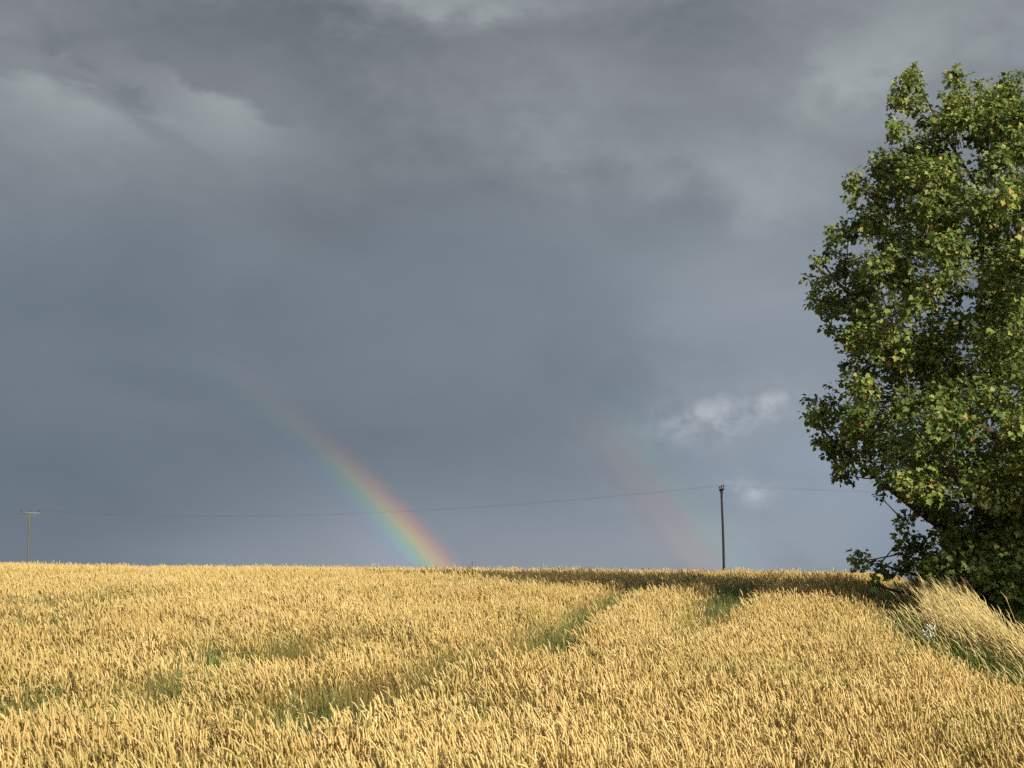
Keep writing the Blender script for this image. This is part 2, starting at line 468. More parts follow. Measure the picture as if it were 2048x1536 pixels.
def scatter(name, pos, pick, turn, size, floats, protos, mat):
    me = bpy.data.meshes.new(name); me.vertices.add(len(pos)); me.vertices.foreach_set('co', np.asarray(pos, np.float32).ravel())
    a = me.attributes.new('pick', 'INT', 'POINT'); a.data.foreach_set('value', np.asarray(pick, np.int32))
    for k, v in (('turn', turn), ('size', size)):
        a = me.attributes.new(k, 'FLOAT_VECTOR', 'POINT'); a.data.foreach_set('vector', np.asarray(v, np.float32).ravel())
    for k, v in floats.items():
        a = me.attributes.new(k, 'FLOAT', 'POINT'); a.data.foreach_set('value', np.asarray(v, np.float32))
    me.materials.append(mat)
    o = bpy.data.objects.new(name, me); COL.objects.link(o)
    wire_instances(o, protos); return o


cell = .155
gx, gy = np.meshgrid(np.arange(-46, 46, cell), np.arange(4.2, 78, cell))
px_ = (gx + rng.uniform(-.5, .5, gx.shape) * cell).ravel(); py_ = (gy + rng.uniform(-.5, .5, gx.shape) * cell).ravel()
ok = (np.abs(px_) < .52 * py_ + 2.0) & (px_ < border_x(py_) + .12 * (vnoise(px_, py_, .5, 3) - .5))
px_, py_ = px_[ok], py_[ok]
th = thin(px_, py_)
keep = rng.random(len(th)) > th * .92
px_, py_, th = px_[keep], py_[keep], th[keep]
n = len(px_)
edge = np.clip(1 - (border_x(py_) - px_) / .6, 0, 1)
hs = 1 - .13 * edge + .16 * (vnoise(px_, py_, 1.7, 21) - .5) + .12 * (vnoise(px_, py_, .5, 22) - .5) - .22 * th
greenp = np.clip((vnoise(px_, py_, 2.4, 31) - .55) * 1.2 + (vnoise(px_, py_, .6, 32) - .6) * .8, 0, .5) * .75 + th * .7 * rng.random(n)
tone_ = np.clip(.5 + .5 * (vnoise(px_, py_, 3.1, 41) - .5) + rng.normal(0, .2, n), 0, 1)
NV = 16
protos = [wheat_clump(100 + i, lean=(-.11 if i % 2 else -.04)).build('wheat_clump', m_wheat, link=False) for i in range(NV)]
turn = np.stack([rng.normal(0, .07, n), rng.normal(0, .09, n), rng.normal(0, .5, n)], 1)
sz = np.stack([np.ones(n), np.ones(n), hs], 1) * rng.normal(1, .05, n)[:, None]
wheat = scatter('wheat_field', np.stack([px_, py_, gz(px_, py_) - .01], 1), rng.integers(0, NV, n), turn, sz, {'tone': tone_, 'green': greenp}, protos, m_wheat)
tag(wheat, 'ripe golden wheat filling the rising field up to the skyline', 'wheat', kind='stuff')
print('wheat clumps', n)

m_weed, gg, out = material('green_weeds')
tone = attr(gg, 'tone', True)
rust = attr(gg, 'rust', True)
c = gg.mix(tone, (.10, .135, .034), (.24, .275, .085)); c = gg.mix(rust, c, (.32, .19, .07))
d1 = principled(gg, None, c, .5, .3)
tr = gg.new('ShaderNodeBsdfTranslucent'); gg.put(tr.inputs[0], c)
mxs = gg.new('ShaderNodeMixShader'); mxs.inputs[0].default_value = .3
gg.nt.links.new(d1, mxs.inputs[1]); gg.nt.links.new(tr.outputs[0], mxs.inputs[2]); gg.nt.links.new(mxs.outputs[0], out.inputs[0])
gx, gy = np.meshgrid(np.arange(-14, 14, .13), np.arange(5, 42, .13))
wx = (gx + rng.uniform(-.065, .065, gx.shape)).ravel(); wy = (gy + rng.uniform(-.065, .065, gx.shape)).ravel()
th = thin(wx, wy); ok = (rng.random(len(th)) < th * .9) & (th > .25) & (wx < border_x(wy)); wx, wy, th = wx[ok], wy[ok], th[ok]; n = len(wx)
wp = [weed_clump(300 + i).build('weed_clump', m_weed, link=False) for i in range(6)]
rustv = np.clip((vnoise(wx, wy, 1.1, 51) - .55) * 4, 0, 1) * rng.uniform(.3, 1, n)
weeds = scatter('green_undergrowth', np.stack([wx, wy, gz(wx, wy) - .01], 1), rng.integers(0, 6, n), np.stack([np.zeros(n), np.zeros(n), rng.uniform(0, 6.28, n)], 1),
                np.stack([np.ones(n)] * 3, 1) * rng.uniform(.85, 1.25, n)[:, None], {'tone': rng.random(n), 'rust': rustv}, wp, m_weed)
tag(weeds, 'green grass and weeds in the two wheel tracks and thin places of the wheat', 'weeds', kind='stuff')
print('weed clumps', n)

# ------------------------------------------------------------------ tall dry grass on the verge
m_grass, gg, out = material('verge_grass')
pt = attr(gg, 'part')
cr = gg.new('ShaderNodeValToRGB'); gg.put(cr.inputs[0], pt)
el_ = cr.color_ramp.elements
for _ in range(3): el_.new(.5)
for e_, (p_, c_) in zip(el_, ((0, (.12, .23, .045)), (.25, (.22, .30, .07)), (.45, (.50, .40, .17)), (.75, (.78, .655, .31)), (1, (.50, .36, .16)))):
    e_.position = p_; e_.color = (*c_, 1)
d1 = principled(gg, None, cr.outputs[0], .6, .25)
tr = gg.new('ShaderNodeBsdfTranslucent'); gg.put(tr.inputs[0], cr.outputs[0])
mxs = gg.new('ShaderNodeMixShader'); mxs.inputs[0].default_value = .25
gg.nt.links.new(d1, mxs.inputs[1]); gg.nt.links.new(tr.outputs[0], mxs.inputs[2]); gg.nt.links.new(mxs.outputs[0], out.inputs[0])

mb = MB(); r = np.random.default_rng(77)
cnt = 0
for _ in range(30000):
    y = r.uniform(9, 29); wmax = float(np.interp(y, (9, 14, 16, 19, 23, 29), (1.05, 1.1, 1.3, 1.55, 1.75, 1.6))); off = r.uniform(.15, wmax); x = border_x(np.array(y)) + off + 0 * y
    x = float(x)
    den = np.clip((off - .75) / .45, 0.07, 1) * (1 if y < 25 else .5)
    if r.random() > den: continue
    z = float(gz(x, y)) - .02; cnt += 1
    H = r.normal(.70, .13) * (.65 + .35 * min(1, off / .9)) * (1.2 if r.random() < .06 else 1) * float(np.interp(y, (15, 20), (.84, 1))); bend = r.normal(.40, .17); tw = r.normal(0, .3)
    q = np.array([0, .3, .55, .78, 1.0]); 
    ang = bend * q ** 1.25
    lat = H * np.array([0, *np.cumsum(np.diff(q) * np.sin((ang[1:] + ang[:-1]) / 2 + .12))]); up = H * np.array([0, *np.cumsum(np.diff(q) * np.cos((ang[1:] + ang[:-1]) / 2 + .12))])
    pts = np.stack([x - lat * math.cos(tw), y - lat * math.sin(tw), z + up], 1)
    c0 = r.uniform(.55, .84); 
    side = np.array([.55, .83, 0]) if r.random() < .5 else np.array([.9, -.3, .3])
    base_g = r.uniform(.15, .5)
    mb.tube(pts, [.0046, .0044, .0038, .0032, .0024], 3, np.repeat([base_g, (base_g + c0) / 2, c0, c0, c0], 3), cap=False, twist=r.uniform(0, 2))
    # seed head
    d = pts[-1] - pts[-2]; d /= np.linalg.norm(d); d2 = d + np.array([-.25, 0, -.2]); hl = r.uniform(.10, .20)
    hp = np.stack([pts[-1] - d * .02, pts[-1] + d * hl * .4, pts[-1] + d * hl * .4 + d2 * hl * .6])
    mb.tube(hp, [.002, r.uniform(.005, .009), .0015], 4, r.choice([r.uniform(.68, .8), r.uniform(.85, 1)], p=[.72, .28]), cap=False)
for _ in range(24000):                       # green sward at the foot
    y = r.uniform(9, 31); off = r.uniform(.02, 3.0) if r.random() < .35 else r.uniform(-.1, 1.25); x = float(border_x(np.array(y))) + off
    z = float(gz(x, y)) - .02; H = r.uniform(.50, .86) if off < 1.25 else r.uniform(.15, .5); az = r.normal(math.pi, 1.0); b = r.uniform(.1, .5) * H; q = np.linspace(0, 1, 4)
    pts = np.stack([x + math.cos(az) * b * q**2, y + math.sin(az) * b * q**2, z + H * (q - .15 * q**3)], 1)
    mb.ribbon(pts, np.array([.8, 1, .7, .1]) * r.uniform(.006, .012), (-math.sin(az), math.cos(az), 0), r.uniform(0, .3) if r.random() < .85 else r.uniform(.3, .6))
verge = mb.build('verge_grass', m_grass)
tag(verge, 'tall dry straw-coloured grass blown to the left beside the wheat', 'grass', kind='stuff')
print('grass stems', cnt)

# ------------------------------------------------------------------ tree
m_bark, gg, out = material('bark')
tco = gg.new('ShaderNodeTexCoord').outputs['Object']
nb = gg.noise(tco, 9, 6, .6)
principled(gg, out, gg.mix(nb, (.035, .028, .022), (.12, .10, .08)), .9, .15, nb, .02)

m_leaf, gg, out = material('maple_leaf')
tn = attr(gg, 'tone')
cr = gg.new('ShaderNodeValToRGB'); gg.put(cr.inputs[0], tn)
el_ = cr.color_ramp.elements
for _ in range(3): el_.new(.5)
for e_, (p_, c_) in zip(el_, ((0, (.048, .078, .016)), (.45, (.115, .162, .03)), (.8, (.26, .31, .08)), (.9, (.33, .28, .06)), (1, (.34, .21, .06)))):
    e_.position = p_; e_.color = (*c_, 1)
geo = gg.new('ShaderNodeNewGeometry')
c = gg.mix(gg.mul(geo.outputs['Backfacing'], .45), cr.outputs[0], (.21, .26, .12))
d1 = principled(gg, None, c, .55, .28)
tr = gg.new('ShaderNodeBsdfTranslucent'); gg.put(tr.inputs[0], gg.mix(.4, c, (.22, .30, .03)))
mxs = gg.new('ShaderNodeMixShader'); mxs.inputs[0].default_value = .25
gg.nt.links.new(d1, mxs.inputs[1]); gg.nt.links.new(tr.outputs[0], mxs.inputs[2]); gg.nt.links.new(mxs.outputs[0], out.inputs[0])

TD = 24.0
MPP = TD / FPX
t_base = np.array([at(2105, 1200, TD)[0], TD + .3]); t_base = np.array([*t_base, float(gz(*t_base)) - .05])
tree = empty('maple_tree', t_base)
tag(tree, 'tall leafy maple tree at the right edge, its lower crown in shade', 'tree')

OUTL = [(118, 1822), (160, 1800), (220, 1785), (310, 1764), (350, 1705), (440, 1672), (505, 1655), (540, 1622), (600, 1610), (640, 1650), (700, 1682), (760, 1700),
        (795, 1632), (840, 1612), (885, 1635), (950, 1668), (990, 1745), (1012, 1815), (1040, 1868), (1085, 1850), (1120, 1818), (1170, 1800), (1240, 1860)]
OY = np.array([o[0] for o in OUTL], float); OX = np.array([o[1] for o in OUTL], float)
lobes = []        # (x, y, z, r)


def lobe(px, py, r_px, dd=0.0):
    p = at(px, py, TD + dd); lobes.append((*p, r_px * MPP))


for a in (  # sprays that make the outline, measured on the photograph
    (1832, 165, 28, .2), (1822, 215, 36, .2), (1858, 245, 30, .5), (1805, 205, 26, 0), (1800, 262, 32, -.3), (1835, 300, 45, .3),
    (1918, 165, 36, 0), (1945, 205, 48, -.4), (1905, 230, 36, .6), (1985, 195, 42, .4), (2028, 185, 46, 0), (2070, 170, 55, .3), (1972, 265, 55, -.6), (2040, 260, 55, -.8),
    (1790, 330, 40, -.4), (1825, 360, 50, -.8), (1860, 405, 55, -1.1), (1770, 400, 45, -.6), (1722, 378, 32, .2), (1735, 430, 45, .1), (1700, 470, 38, .3), (1790, 470, 55, -1.0),
    (1700, 530, 35, .0), (1655, 555, 34, .1), (1640, 600, 32, .0), (1690, 600, 42, -.3), (1745, 560, 50, -.4), (1740, 640, 45, -.6), (1800, 560, 45, -1.0), (1715, 690, 38, -.4),
    (1740, 730, 42, -.8), (1770, 690, 45, -1.2), (1730, 780, 30, -.2), (1665, 805, 42, .1), (1640, 840, 34, .2), (1695, 850, 48, -.2), (1680, 900, 40, .1), (1740, 860, 50, -.5),
    (1690, 945, 30, .3), (1735, 930, 45, 0), (1775, 965, 40, .2), (1800, 900, 55, -.6), (1830, 980, 38, 0), (1840, 1018, 22, .3), (1815, 1040, 13, .2),
    (1835, 1085, 28, 0), (1815, 1092, 20, .2), (1865, 1130, 45, .2), (1830, 1130, 28, -.2), (1900, 1060, 50, .4), (1880, 1175, 40, .1), (1950, 1120, 60, .2), (1930, 1200, 45, -.2), (2000, 1190, 60, 0), (2030, 1110, 60, -.4), (2040, 1230, 45, -.4), (1985, 1245, 35, -.6), (1920, 1245, 30, -.3), (2090, 1180, 70, -.3),
    (1722, 1118, 13, -.5), (1718, 1130, 10, -.5), (1760, 1128, 14, -.4), (1780, 1140, 18, -.4), (1752, 1150, 16, -.5), (1748, 1170, 13, -.5), (1802, 1135, 14, -.3),
):
    lobe(*a)
for a in ((1850, 600, 42, -.8), (1900, 570, 45, -1), (1925, 660, 48, -1.2), (1960, 760, 50, -1), (1900, 730, 45, -1.3), (1880, 500, 40, -.9), (1960, 960, 45, -.8), (1905, 950, 40, -.6), (1985, 1010, 45, -.7), (1990, 600, 50, -1.4), (1905, 1262, 26, -1.6), (1945, 1262, 30, -1.8), (1985, 1270, 34, -2.0), (2030, 1268, 38, -2.2), (2075, 1260, 45, -2.2), (1960, 1225, 36, -1.4), (2010, 1230, 40, -1.6), (1890, 1225, 30, -1.0), (2060, 1215, 45, -1.6), (2120, 1240, 60, -2)):
    lobe(*a)
rr = np.random.default_rng(5)
for _ in range(46):                          # stray shoots that make the outline ragged
    py = rr.uniform(150, 1000); lobe(np.interp(py, OY, OX) - rr.uniform(-26, 4), py, rr.uniform(8, 14), rr.normal(0, .5))
for px, py in ((1824, 142), (1828, 156), (1914, 142), (1960, 165), (2022, 160), (1694, 365), (1640, 522), (1618, 800), (1800, 1078), (1806, 1106), (1806, 1042), (1798, 1048), (1712, 1108), (1718, 1122)):
    lobe(px, py, rr.uniform(7, 12), rr.normal(0, .3))
k = 0; tries = 0
LA = np.array(lobes)
while k < 470 and tries < 60000:             # the body of the crown
    tries += 1
    py = rr.uniform(190, 1235); pxl = np.interp(py, OY, OX); cx_ = 2105; half = cx_ - pxl
    u = rr.uniform(-.95, .95); v = rr.uniform(-1, 1)
    if u * u + v * v > .95: continue
    if (u > .2 and rr.random() > (.5 if v < .1 else .3)) or (v > .5 and rr.random() > .35): continue
    px = cx_ + u * half; r_ = rr.uniform(.30, .56); rp = r_ / MPP
    if px - pxl < rp * 1.15 or py < (285 if px < 1880 else 215): continue
    if any(math.hypot(px - hx, py - hy) < hr + rp * .6 for hx, hy, hr in ((1930, 290, 12), (1850, 545, 10), (1950, 712, 12))): continue
    dd = v * half * MPP * .95
    q = at(px, py, TD + dd)
    if ((LA[:, :3] - q)**2).sum(1).min() < (.36 * 2 * r_)**2: continue
    LA = np.vstack([LA, [*q, r_]]); k += 1
lobes = LA
L = np.array(lobes)
print('lobes', len(L))

# skeleton: trunk, main limbs to far-apart sprays, smaller limbs from those to every other spray
top = np.array([t_base[0] + .1, t_base[1] + .2, 8.6])
tt = np.linspace(0, 1, 12)
trunk_p = t_base + (top - t_base) * tt[:, None] + np.stack([.18 * np.sin(tt * 5), .12 * np.sin(tt * 4 + 1), 0 * tt], 1)
trunk_r = .26 * (1 - tt) ** .8 + .035; trunk_r[0] *= 1.5
mb = MB(); mb.tube(trunk_p, trunk_r, 10); mb.build('trunk', m_bark, tree, True, loc=t_base)


def limb(a, b, sag, n_=8):
    t = np.linspace(0, 1, n_)[:, None]; mid = (a + b) / 2 + np.array([0, 0, -sag]) + rr.normal(0, .06, 3)
    return (1 - t)**2 * a + 2 * t * (1 - t) * mid + t**2 * b


seeds = [int(np.argmax(L[:, 2])), 61, 64, 46]
while len(seeds) < 22:
    dmin = np.min(np.linalg.norm(L[:, None, :3] - L[None, seeds, :3], axis=2), axis=1); seeds.append(int(np.argmax(dmin)))
limb_pts = []
for s_ in seeds:
    tgt = L[s_, :3]; hd = math.hypot(tgt[0] - t_base[0], tgt[1] - t_base[1])
    za = np.clip(tgt[2] - .75 * hd, t_base[2] + 1.0, 8.2); i = int(np.clip((za - t_base[2]) / (top[2] - t_base[2]) * 11, 1, 10))
    pts = limb(trunk_p[i], tgt, .12 * hd); 
    r0 = min(trunk_r[i] * .6, .03 + .016 * np.linalg.norm(tgt - trunk_p[i]))
    mb = MB(); mb.tube(pts, np.linspace(r0, .012, 8), 6); mb.build('branch', m_bark, tree, True, loc=t_base)
    limb_pts.append(pts[2:])
LP = np.concatenate(limb_pts)
tw_mb = MB()
nodes = LP.copy(); reach = np.concatenate([np.linspace(.4, 1, len(p)) * np.linalg.norm(p[-1] - trunk_p[3]) * .6 for p in limb_pts])
order = [i for i in np.argsort(np.hypot(L[:, 0] - t_base[0], L[:, 1] - t_base[1]) + .3 * np.abs(L[:, 2] - 5)) if i not in seeds]
for i in order:                              # every spray hangs on the nearest limb or spray nearer the trunk
    c_ = L[i, :3]; cost = np.linalg.norm(nodes - c_, axis=1) + .12 * reach + .6 * np.maximum(0, nodes[:, 2] - c_[2])
    j = int(np.argmin(cost)); a = nodes[j]; ln = np.linalg.norm(c_ - a)
    tw_mb.tube(limb(a, c_, .08 * ln, 4), np.linspace(.010 + .007 * ln, .006, 4), 4, cap=False)
    nodes = np.vstack([nodes, c_]); reach = np.append(reach, reach[j] + ln)

# leaves: shoots around each spray, palmate leaves along each shoot
half_o = [(.24, -.06), (.50, .14), (.37, .27), (.52, .56), (.25, .62)]
O = np.array([(0, 0)] + half_o + [(0, 1.0)] + [(-x, y) for x, y in half_o[::-1]])
LV = np.vstack([np.array([[0, .36]]), O]); LV = np.column_stack([LV, .30 * np.abs(LV[:, 0]) - .38 * (LV[:, 1] - .3)**2])
LF = np.array([(0, i, i % len(O) + 1) for i in range(1, len(O) + 1)])
acc = [[], [], [], [], []]
cam_p = np.array([0, 0, EYE])
unit = lambda v: v / (np.linalg.norm(v, axis=1)[:, None] + 1e-9)
for (lx, ly, lz, lr) in L:
    c_ = np.array([lx, ly, lz]); ns = int(np.clip(132 * lr**1.7 + 3, 3, 75))
    hidden = 1.0 if (lx / ly < .40 and ly < TD + 1.6) else .34
    ns = max(3, int(ns * hidden * (.72 if lx / ly < .30 else .9))); lobe_t = rr.normal(0, .10)
    d = unit(rr.normal(0, 1, (ns, 3))); d[:, 2] = d[:, 2] * .9 + .12
    rad = lr * rr.uniform(.35, 1.02, ns)[:, None]; q = c_ + d * rad; st = c_ + d * rad * .2
    for s0, q0 in zip(st, q):
        tw_mb.raw(np.vstack([s0 + (.003, 0, 0), s0 - (.003, 0, 0), q0]), [(0, 1, 2)])
        tw_mb.raw(np.vstack([s0 + (0, 0, .004), s0 - (0, 0, .004), q0]), [(0, 1, 2)])
    idx_ = np.repeat(np.arange(ns), rr.integers(6, 10, ns)); n_ = len(idx_); dq = d[idx_]
    o_ = unit(dq * .5 + rr.normal(0, .75, (n_, 3)))
    p_ = q[idx_] + o_ * rr.uniform(.03, .14, n_)[:, None] - dq * rr.uniform(0, .12, n_)[:, None]
    yd = unit(o_ + np.array([-.25, 0, -.45]))
    nn = np.array([.33, -.43, .72]) + dq * .5 + rr.normal(0, .45, (n_, 3))
    nn = unit(nn - yd * (nn * yd).sum(1)[:, None])
    tv = np.clip(rr.normal(.45, .17, n_) + lobe_t, 0, .8)
    odd = rr.random(n_) < .02 + .03 * max(0, (lz - 2.0) / 7.0); tv[odd] = rr.uniform(.84, .98, odd.sum())
    for a_l, v_ in zip(acc, (p_, yd, nn, np.clip(rr.normal(.078, .021, n_), .035, .13), tv)): a_l.append(v_)
    if lz > 3:                                       # hanging bunches of ripe keys
        kk = np.repeat(np.flatnonzero(rr.random(ns) < .16), 7); n_ = len(kk)
        if n_:
            yd = unit(np.stack([rr.normal(0, .6, n_), rr.normal(0, .6, n_), -np.ones(n_)], 1)); nn = rr.normal(0, 1, (n_, 3)); nn = unit(nn - yd * (nn * yd).sum(1)[:, None])
            for a_l, v_ in zip(acc, (q[kk] + rr.normal(0, .045, (n_, 3)) - (0, 0, .06), yd, nn, np.full(n_, .045), rr.uniform(.88, 1.0, n_))): a_l.append(v_)
pos, ydir, nrm, size, tn_ = map(np.concatenate, acc)
xdir = np.cross(ydir, nrm)
tw_mb.build('twigs', m_bark, tree, loc=t_base)['kind'] = 'stuff'
# the 300 leaves that show largest are pieces of their own
dist = np.linalg.norm(pos - cam_p, axis=1)
inframe = (pos[:, 0] / pos[:, 1] < .385) & (size > .07)
score = np.where(inframe, size / dist * np.abs((nrm * (cam_p - pos)).sum(1) / dist) - 0.0 * dist, -1)
score = np.where(dist < np.percentile(dist[inframe], 35), score, score * .5)
own = np.argsort(-score)[:300]; rest = np.setdiff1d(np.arange(len(pos)), own)
Rm = np.stack([xdir, ydir, nrm], 2)          # columns are the leaf's axes
V = np.einsum('nij,vj->nvi', Rm[rest] * size[rest][:, None, None], LV) + (pos[rest] - t_base)[:, None, :]
F = (LF[None] + (np.arange(len(rest)) * len(LV))[:, None, None]).reshape(-1, 3)
crown = mesh_obj('crown', V.reshape(-1, 3), F, m_leaf, tree, False, {'tone': np.repeat(tn_[rest], len(LV))}); crown['kind'] = 'stuff'
leaf_me = [mesh_obj('leaf', LV, LF, m_leaf, None, False, {'tone': np.full(len(LV), t_)}, link=False).data for t_ in (.25, .38, .5, .62, .75, .92)]
from mathutils import Matrix
for i in own:
    t_i = int(np.argmin(np.abs(np.array((.25, .38, .5, .62, .75, .92)) - tn_[i])))
    o = bpy.data.objects.new('leaf', leaf_me[t_i]); COL.objects.link(o); o.parent = tree
    M = np.eye(4); M[:3, :3] = Rm[i] * size[i]; M[:3, 3] = pos[i] - t_base; o.matrix_local = Matrix(M.tolist())
print('leaves', len(pos))
# a smaller tree of the same row stands nearer, outside the picture: its shade lies on the lower crown and the far wheat
near = empty('maple_tree', (14.9, 13.8, float(gz(14.9, 13.8)) - .05)); near.scale = (.76, .76, .80); near.rotation_euler = (0, 0, .9)
tag(near, 'smaller maple tree nearer the camera, outside the right edge', 'tree')
for ch in [c_ for c_ in tree.children if c_.name.split('.')[0] != 'leaf']:
    o = ch.copy(); COL.objects.link(o); o.parent = near

# ------------------------------------------------------------------ utility poles and wires
m_creo, gg, out = material('creosoted_wood')
nb = gg.noise(gg.new('ShaderNodeTexCoord').outputs['Object'], 6, 5, .6); principled(gg, out, gg.mix(nb, (.016, .012, .010), (.05, .038, .03)), .9, .1)
m_pale, gg, out = material('weathered_wood')
nb = gg.noise(gg.new('ShaderNodeTexCoord').outputs['Object'], 6, 5, .6); principled(gg, out, gg.mix(nb, (.09, .078, .06), (.15, .125, .095)), .9, .1)
m_steel, gg, out = material('galvanised_steel'); principled(gg, out, (.16, .17, .175), .7, .2)
m_dark, gg, out = material('dark_steel'); principled(gg, out, (.03, .03, .035), .6, .4)
m_porc, gg, out = material('brown_porcelain'); principled(gg, out, (.05, .025, .02), .3, .5)
m_wire, gg, out = material('aluminium_wire'); principled(gg, out, (.12, .12, .125), .6, .3)


def pole(px, py_top, d, arm_ang, arm_len, post_mat, arm_mat, r0, label):
    p = at(px, py_top, d); base = np.array([p[0], d, float(gz(p[0], d))]); H = p[2] - base[2]
    root = empty('utility_pole', base - (0, 0, .3)); off = base - (0, 0, .3)
    mb = MB(); hh = np.linspace(-.3, H - .12, 7); mb.tube(np.stack([base[0] + 0 * hh + .05 * np.sin(hh * .4), base[1] + 0 * hh, base[2] + hh], 1), np.linspace(r0, r0 * .72, 7), 10)
    mb.build('post', post_mat, root, True, loc=off)
    c, s = math.cos(arm_ang), math.sin(arm_ang); R = np.array([[c, -s, 0], [s, c, 0], [0, 0, 1]])
    mb = MB(); mb.box((base[0], base[1] - r0 * .2, base[2] + H - .22), arm_len, .10, .12, R); mb.build('crossarm', arm_mat, root, loc=off)
    ends = []
    for k_ in (-.46, .02, .46):
        q = np.array([base[0], base[1], base[2] + H - .14]) + R @ np.array([k_ * arm_len, 0, 0])
        mb = MB(); mb.tube([q, q + (0, 0, .08), q + (0, 0, .10), q + (0, 0, .17), q + (0, 0, .19), q + (0, 0, .26), q + (0, 0, .29)], [.025, .025, .065, .05, .065, .045, .015], 8)
        mb.build('insulator', m_porc, root, True, loc=off); ends.append(q + (0, 0, .26))
    for sgn in (-1, 1):
        a = np.array([base[0], base[1], base[2] + H - 1.0]); b = np.array([base[0], base[1], base[2] + H - .28]) + R @ np.array([sgn * arm_len * .3, 0, 0])
        mb = MB(); mb.tube([a, b], .035, 4); mb.build('brace', arm_mat, root, loc=off)
    tag(root, label, 'pole', 'utility poles beyond the crest of the field'); return ends


ang_r = math.pi / 2 - math.radians(9) + math.radians(30)
e_r = pole(1443, 974, 110, math.radians(93), 1.7, m_creo, m_dark, .115, 'dark wooden utility pole standing on the skyline left of the tree')
e_l = pole(60, 1022, 160, math.radians(14), 2.2, m_pale, m_steel, .12, 'pale utility pole with a wide crossarm at the far left')


def wire(a, b, sag, label, group):
    t = np.linspace(0, 1, 25)[:, None]; pts = a + (b - a) * t; pts[:, 2] -= (4 * sag * t * (1 - t))[:, 0]
    mb = MB(); mb.tube(pts, .0032, 4, cap=False); o = mb.build('overhead_wire', m_wire); tag(o, label, 'wire', group)


for i in range(3):
    wire(e_l[i], e_r[i], 1.5, 'thin dark wire sagging across the rainbows between the two utility poles', 'wires between the two poles')
    nx_ = e_r[i] + np.array([74.8, -50 + 12, -1.0]); wire(e_r[i], nx_, 1.5, 'thin wire running from the dark pole to the right behind the tree', 'wires from the dark pole to the right')

# ------------------------------------------------------------------ white flowers in the verge, weeds on the crest
m_petal, gg, out = material('white_petals'); principled(gg, out, (.78, .78, .74), .6, .2)
m_green, gg, out = material('flower_stem'); principled(gg, out, (.08, .13, .03), .6, .2)
for (px, py, d, nb_, w, lab) in ((1864, 1252, 17.0, 9, .085, 'white wildflower head highest of the three in the verge grass'),
                                 (1853, 1262, 16.6, 4, .045, 'small round white wildflower, middle of the three in the verge'),
                                 (1860, 1270, 16.2, 11, .105, 'widest white wildflower, lowest of the three in the verge')):
    p = at(px, py, d); b = np.array([p[0] + .15, d + .02, float(gz(p[0] + .15, d))])
    root = empty('wildflower', b); tag(root, lab, 'flower', 'white wildflowers in the verge')
    mb = MB(); q = np.linspace(0, 1, 5)[:, None]; mb.tube(b + (p - b) * q + np.array([.05, 0, .05]) * np.sin(q * 3.1416), np.linspace(.005, .003, 5), 5); mb.build('stem', m_green, root, loc=b)
    for j in range(nb_):
        o_ = np.array([rr.normal(0, w * .42), rr.normal(0, w * .3), rr.normal(0, w * .16)]); s_ = rr.uniform(.008, .014)
        mb = MB(); c_ = p + o_; a_n = np.linspace(0, 2 * math.pi, 10, endpoint=False); rr_ = s_ * (1 - .25 * (np.arange(10) % 2))
        nrm_ = np.array([.1, -.75, .6]); nrm_ /= np.linalg.norm(nrm_); u_ = np.cross(nrm_, (0, 0, 1)); u_ /= np.linalg.norm(u_); v_ = np.cross(nrm_, u_)
        ring = c_ + rr_[:, None] * (np.cos(a_n)[:, None] * u_ + np.sin(a_n)[:, None] * v_) - nrm_ * .006
        mb.raw(np.vstack([c_[None] + nrm_ * .004, ring, c_[None] - nrm_ * .012]), [(0, i + 1, (i + 1) % 10 + 1) for i in range(10)] + [(11, (i + 1) % 10 + 1, i + 1) for i in range(10)])
        mb.tube([c_ - nrm_ * .012, p * .5 + (p - (0, 0, .10)) * .5], .0015, 3, cap=False)
        mb.build('floret', m_petal, root, loc=b)

m_wd, gg, out = material('dry_weed'); principled(gg, out, (.10, .075, .04), .8, .1)
for px, d, hgt_, lab in ((1454, 60, 1.08, 'thin weed poking out of the wheat just right of the dark pole'), (1633, 58, 1.0, 'single dry stalk on the skyline between dark pole and tree')):
    p = at(px, 1140, d); b = np.array([p[0], d, float(gz(p[0], d))]); root = empty('weed', b); tag(root, lab, 'weed')
    for j in range(5 if px == 1454 else 2):
        mb = MB(); t_ = b + np.array([rr.normal(0, .12), rr.normal(0, .05), hgt_ * rr.uniform(.85, 1.05)]); mb.tube([b, b * .4 + t_ * .6 + (0, 0, .03), t_], [.008, .006, .004], 4); mb.build('stalk', m_wd, root, loc=b)
        mb = MB(); mb.tube([t_ - (0, 0, .02), t_ + (0.01, 0, .03), t_ + (.02, 0, .09)], [.005, .016, .003], 5); mb.build('seed_head', m_wd, root, loc=b)

# ------------------------------------------------------------------ rainbows: rings round the point opposite the sun, in the rain beyond the field
A = -TO_SUN
U = np.cross((0, 0, 1.0), A); U /= np.linalg.norm(U); U = -U      # to the right, level
Vv = np.cross(U, A); Vv = Vv if Vv[2] > 0 else -Vv


